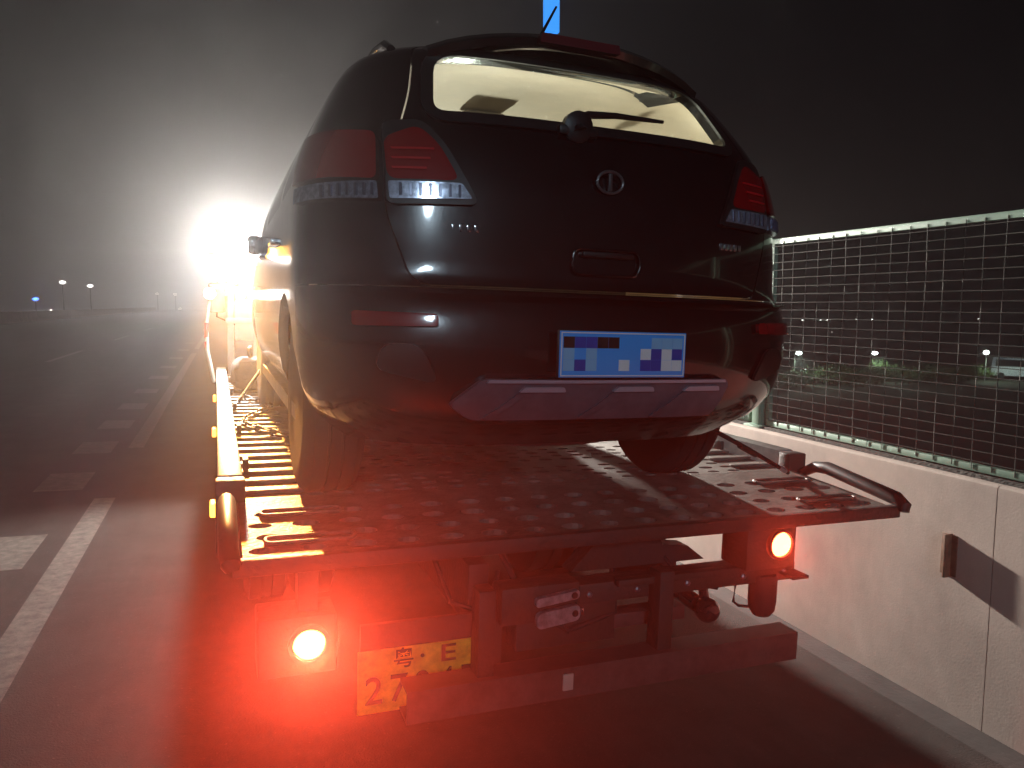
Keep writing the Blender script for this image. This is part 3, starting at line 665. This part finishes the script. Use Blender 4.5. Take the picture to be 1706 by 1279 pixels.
m = MB(); m.tube([(-1.43, 5.80, 1.475), (-1.425, 5.77, 1.42)], .021, 10); m.obj('red_tape', MATS['red_tape'], gp)
m = MB(); m.lathe([(.06, 2.37), (.065, 2.38), (.06, 2.44), (.045, 2.49), (.01, 2.51)], (-1.36, 6.08, 0), 'z', 20); bc = m.obj('amber_beacon', emat('beacon_lit', (1, .45, .06), 40), trk)
MB().box(-1.42, -1.2, 6.05, 6.11, 2.345, 2.37).obj('beacon_bracket', STEELD, trk)
lamp('SPOT', 'beacon_light', (-1.22, 5.98, 2.50), P_AMBER, (1, .42, .06), trk, .05, (.58, -4.6, -1.32), 25, .45)

# ------------------------------------------------------------------ straps and loose gear on the deck
def on_truck(v): return M_TRUCK @ Vector(v)
def strap(pts, wdt, label, hooks=True, name='tie_down_strap'):
    root = thing(name, label, 'strap', matrix=M_TRUCK)
    m = MB(); m.tube(pts, wdt, 8); m.obj('webbing', RUBBER, root)
    p0, p1 = Vector(pts[0]), Vector(pts[-1])
    for p, q in ((p1, Vector(pts[-2])),):
        d = (q - p).normalized(); m = MB(); m.tube([p, p + d * .05, p + d * .12], [.006, .014, .008], 8); m.obj('hook', ZINC, root)
    a = p0.lerp(p1, .42); b = p0.lerp(p1, .60); m = MB(); m.tube([a, b], wdt * 1.4, 8); m.obj('ratchet', STEELD, root)
    return root
strap([(.44, .22, DECK + .31), (.80, .36, DECK + .165), (1.15, .50, DECK + .015)], .010, 'black strap running from under the suv bumper down to the bare deck edge')
strap([(-.80, 3.9, DECK + .42), (-1.0, 3.6, DECK + .30), (-1.2, 3.0, DECK + .09)], .012, 'black strap slung between the suv front wheel and the sunlit deck rail'.replace('sunlit', 'brightly lit'))
ch = thing('chain', 'loose dark chain lying on the bright deck between rail and suv', 'chain', matrix=M_TRUCK)
P = []
for i in range(26):
    t_ = i / 25; P.append(Vector((-1.14 + .12 * math.sin(t_ * 7) + .10 * t_, 3.7 - 1.9 * t_, DECK + .030)))
for i, (a, b) in enumerate(zip(P, P[1:])):
    d = (b - a).normalized(); s_ = Vector((-d.y, d.x, 0)) if i % 2 else Vector((0, 0, .7)); c_ = (a + b) / 2; m = MB(); L_ = (b - a).length * .62
    ring = [c_ + d * L_ * math.cos(2 * math.pi * k / 12) + s_ * .022 * math.sin(2 * math.pi * k / 12) for k in range(13)]
    m.tube(ring, .008, 6, False); m.obj('chain_link', STEELD, ch)
bag = thing('tool_bag', 'dark slumped tool bag on the deck in front of the suv wheel', 'bag', matrix=M_TRUCK @ Matrix.Translation((-1.05, 4.55, DECK + .015)))
m = MB(); m.box(-.17, .15, -.25, .25, 0, .26, .07)
for v in m.b.verts: v.co += Vector((random.uniform(-.02, .02), random.uniform(-.03, .03), random.uniform(-.02, .02) if v.co.z > .05 else 0))
m.obj('sack', mat('canvas', (.03, .028, .03), .9, var=.4, scale=14, bump=.4), bag)
m = MB(); m.tube([(-.02, -.12, .22), (-.04, -.10, .34), (-.02, .08, .35), (0, .12, .22)], .012, 8); m.obj('strap_handle', RUBBER, bag)

# ------------------------------------------------------------------ blue lit sign on a post by the parapet
sg = thing('blue_sign', 'narrow bright blue lit sign high on a dark post by the parapet', 'sign', (3.42, 7.85, 1.14))
MB().cyl((.0, .06, 0), (0, .06, 5.2), .05, .04, 14).obj('post', STEELD, sg)
MB().box(-.085, .085, -.03, .03, 3.74, 4.9, .006).obj('sign_panel', emat('sign_blue_lit', (.035, .31, 1.0), 1.15), sg)
m = MB(); m.box(-.09, .09, .031, .05, 3.735, 4.91, .004); m.box(-.03, .03, .04, .07, 4.0, 4.1); m.obj('sign_back', STEELD, sg)

# ------------------------------------------------------------------ far lamps, plants, van below the viaduct
M_LPOST = mat('lamp_post', (.36, .38, .33), .6)
def garden_lamp(x, y, h, label):
    r = thing('garden_lamp', label, 'lamp', (x, y, GZ), group='lamps beyond the fence')
    MB().cyl((0, 0, -.05), (0, 0, h), .07, .05, 10).obj('post', M_LPOST, r)
    m = MB(); m.tube([(0, 0, h - .05), (.1, 0, h + .05), (.45, 0, h + .08)], .03, 8); m.obj('arm', M_LPOST, r)
    m = MB(); m.lathe([(.02, h - .20), (.22, h - .14), (.30, h), (.2, h + .12), (.02, h + .16)], (.45, 0, 0), 'z', 16); m.obj('lamp_head', emat('garden_lamp_lit', (.85, 1, .90), 9), r)
    lamp('SPOT', 'garden_light', (.45, -.1, h - .25), 700, (.75, 1, .8), r, .2, (0, -.35, -1), 150, .4)
def far(u, v, dist):      # pixel of the photograph -> point at a given depth along the road axis
    a = rad(-20.7); p = rad(-5.93); q = Vector(((u - 853) / 1265, (639.5 - v) / 1265, -1))
    d = cam.rotation_euler.to_matrix() @ q; return Vector((0, 0, 1.95)) + d * (dist / d.y)
for (u, v, D, lb) in ((1322, 641, 48, 'white garden lamp on a pale post beside a short white stake'), (1450, 615, 55, 'white garden lamp rising behind the lit green shrubs')):
    p = far(u, v, D)
    k = (1.95 - GZ) / (1.95 - p.z) if u < 1400 else 1; p = Vector((0, 0, 1.95)) + (p - Vector((0, 0, 1.95))) * k
    garden_lamp(p.x, p.y, 1.95 - GZ + (far(u, 588, p.y).z - 1.95) + .0, lb)
LEAF = mat('shrub_leaf', (.075, .115, .035), .6, var=.5, scale=3)
def shrub_mesh(seed, n=500):
    rnd = random.Random(seed); b = bmesh.new()
    cl = [(rnd.uniform(-.6, .6), rnd.uniform(-.5, .5), rnd.uniform(.25, .9), rnd.uniform(.25, .5)) for _ in range(9)]
    for i in range(n):
        c = rnd.choice(cl); d = Vector((rnd.gauss(0, 1), rnd.gauss(0, 1), rnd.gauss(0, .8))).normalized() * c[3] * rnd.uniform(.6, 1.05)
        p = Vector(c[:3]) + d; p.z = max(.03, p.z); R = Euler((rnd.uniform(0, 6.3), rnd.uniform(0, 6.3), rnd.uniform(0, 6.3))).to_matrix(); s = rnd.uniform(.05, .10)
        b.faces.new([b.verts.new(p + R @ Vector(q)) for q in ((-s, 0, 0), (0, -s * .45, .01), (s, 0, 0), (0, s * .45, .01))])
    me = bpy.data.meshes.new('crown'); b.to_mesh(me); b.free(); return me
SH = [shrub_mesh(i) for i in range(4)]
m = MB()
for k in range(6): m.tube([(0, 0, -.05), (.1 * math.cos(k), .1 * math.sin(k), .3), (.35 * math.cos(k), .3 * math.sin(k), .7)], [.03, .02, .008], 6)
STEM = m.mesh(60)
def shrub(p, s, i):
    r = thing('shrub', 'low leafy green shrub in the bed beyond the fence', 'shrub', p, (0, 0, random.uniform(0, 6)), group='shrubs beyond the fence')
    r.scale = (s, s, s * random.uniform(.7, 1.0))
    mk('crown', SH[i % 4], LEAF, r); mk('stem', STEM, STEELD, r)
i = 0
for u in range(1295, 1640, 11):
    yy = 53.5 + random.uniform(-2.5, 2.0); q = far(u, 620, yy)
    shrub((q.x, yy, GZ), random.uniform(1.0, 1.9), i); i += 1
p = far(1341, 642, 50); k = (1.95 - GZ) / (1.95 - p.z); q = Vector((0, 0, 1.95)) + (p - Vector((0, 0, 1.95))) * k
stake = MB(); stake.cyl((0, 0, -.05), (0, 0, 1.4), .06, .05, 8); stake.box(-.09, .09, -.09, .09, 1.4, 1.46, .01); so = stake.obj('marker_stake', mat('stake_white', (.6, .6, .58), .6)); so.location = (q.x, q.y, GZ)
tag(so, 'short white marker stake in the shrub bed beside a garden lamp', 'stake')
# van
p = far(1690, 632, 50); k = (1.95 - GZ) / (1.95 - p.z); q = Vector((0, 0, 1.95)) + (p - Vector((0, 0, 1.95))) * k
van = thing('parked_van', 'pale van parked beyond the fence past the shrubs', 'van', (q.x + .6, q.y, GZ), (0, 0, rad(-60)))
m = MB(); m.prism(rounded([(-2.2, .35), (2.3, .35), (2.35, .95), (1.75, 1.2), (1.15, 2.05), (-2.1, 2.1), (-2.25, 1.0)], .12), 'y', -.9, .9); m.obj('body', CABW, van)
for s in (-1, 1):
    for x in (-1.4, 1.45):
        m = MB(); m.lathe([(.18, -.1), (.33, -.1), (.33, .1), (.18, .1)], (x, s * .82, .33), 'y', 20); m.obj('wheel', RUBBER, van)
    MB().prism(rounded([(-1.9, 1.25), (1.45, 1.25), (1.05, 1.9), (-1.9, 1.92)], .06), 'y', s * .902, s * .907).obj('window', MATS['dark_glass'], van)
vl = thing('garden_lamp', 'white globe lamp close beside the pale parked van', 'lamp', (far(1640, 590, q.y).x - .3, q.y - .4, GZ), group='lamps beyond the fence')
hz = far(1640, 590, q.y).z - GZ
MB().cyl((0, 0, -.05), (0, 0, hz), .06, .05, 10).obj('post', M_LPOST, vl)
MB().lathe([(.02, hz), (.2, hz + .05), (.26, hz + .2), (.2, hz + .36), (.02, hz + .42)], (0, 0, 0), 'z', 16).obj('lamp_head', MATS['garden_lamp_lit'], vl)
lamp('SPOT', 'garden_light', (0.3, -.4, hz - .05), 450, (.75, 1, .8), vl, .2, (.3, -.3, -1), 150, .4)
# distant street lamps
def far_lamp(u, v, D, col, name, label, r=.25):
    p = far(u, v, D); base = GZ if (p.x > WX or p.x < -15.5) else road_z(p.x)
    o = thing('street_lamp', label, 'street lamp', (p.x, p.y, base), group='distant street lamps')
    MB().cyl((0, 0, -.05), (0, 0, p.z - base), .12, .07, 8).obj('pole', STEELD, o)
    m = MB(); m.lathe([(.02, -r * .6), (r, -r * .2), (r, r * .2), (.02, r * .6)], (0, 0, p.z - base), 'z', 12); m.obj('lamp_head', emat('far_' + name, col, 14), o)
for (u, v) in ((104, 470), (150, 476)): far_lamp(u, v, 130, (1, .93, .85), 'white', 'distant white street lamp ahead over the carriageway edge', .38)
for (u, v) in ((262, 489), (292, 490), (300, 514), (85, 516)): far_lamp(u, v, 200, (1, .93, .85), 'white', 'tiny faint street lamp far off ahead near the horizon', .3)
far_lamp(59, 498, 130, (.05, .15, 1), 'blue', 'distant blue lamp ahead beside the white street lamps', .4)
for (u, v) in ((1367, 533), (1378, 533), (1427, 532), (1453, 532), (1630, 531), (1386, 553), (1337, 533)): far_lamp(u, v, 160, (.95, 1, .92), 'cool', 'tiny cool lamp on the far land beyond the fence', .22)

# ------------------------------------------------------------------ haze volume added to give the lamps their lens glow
hb = MB(); hb.box(-260, 260, -60, 340, GZ - 1, 24)
hz_m = bpy.data.materials.new('haze'); hz_m.use_nodes = True; nt = hz_m.node_tree; nt.nodes.clear()
out = nt.nodes.new('ShaderNodeOutputMaterial'); pv = nt.nodes.new('ShaderNodeVolumePrincipled')
pv.inputs['Color'].default_value = (.92, .93, .95, 1); pv.inputs['Density'].default_value = HAZE; pv.inputs['Anisotropy'].default_value = .82
nt.links.new(pv.outputs[0], out.inputs['Volume'])
hzo = hb.obj('haze', hz_m, None, None); tag(hzo, kind='stuff')
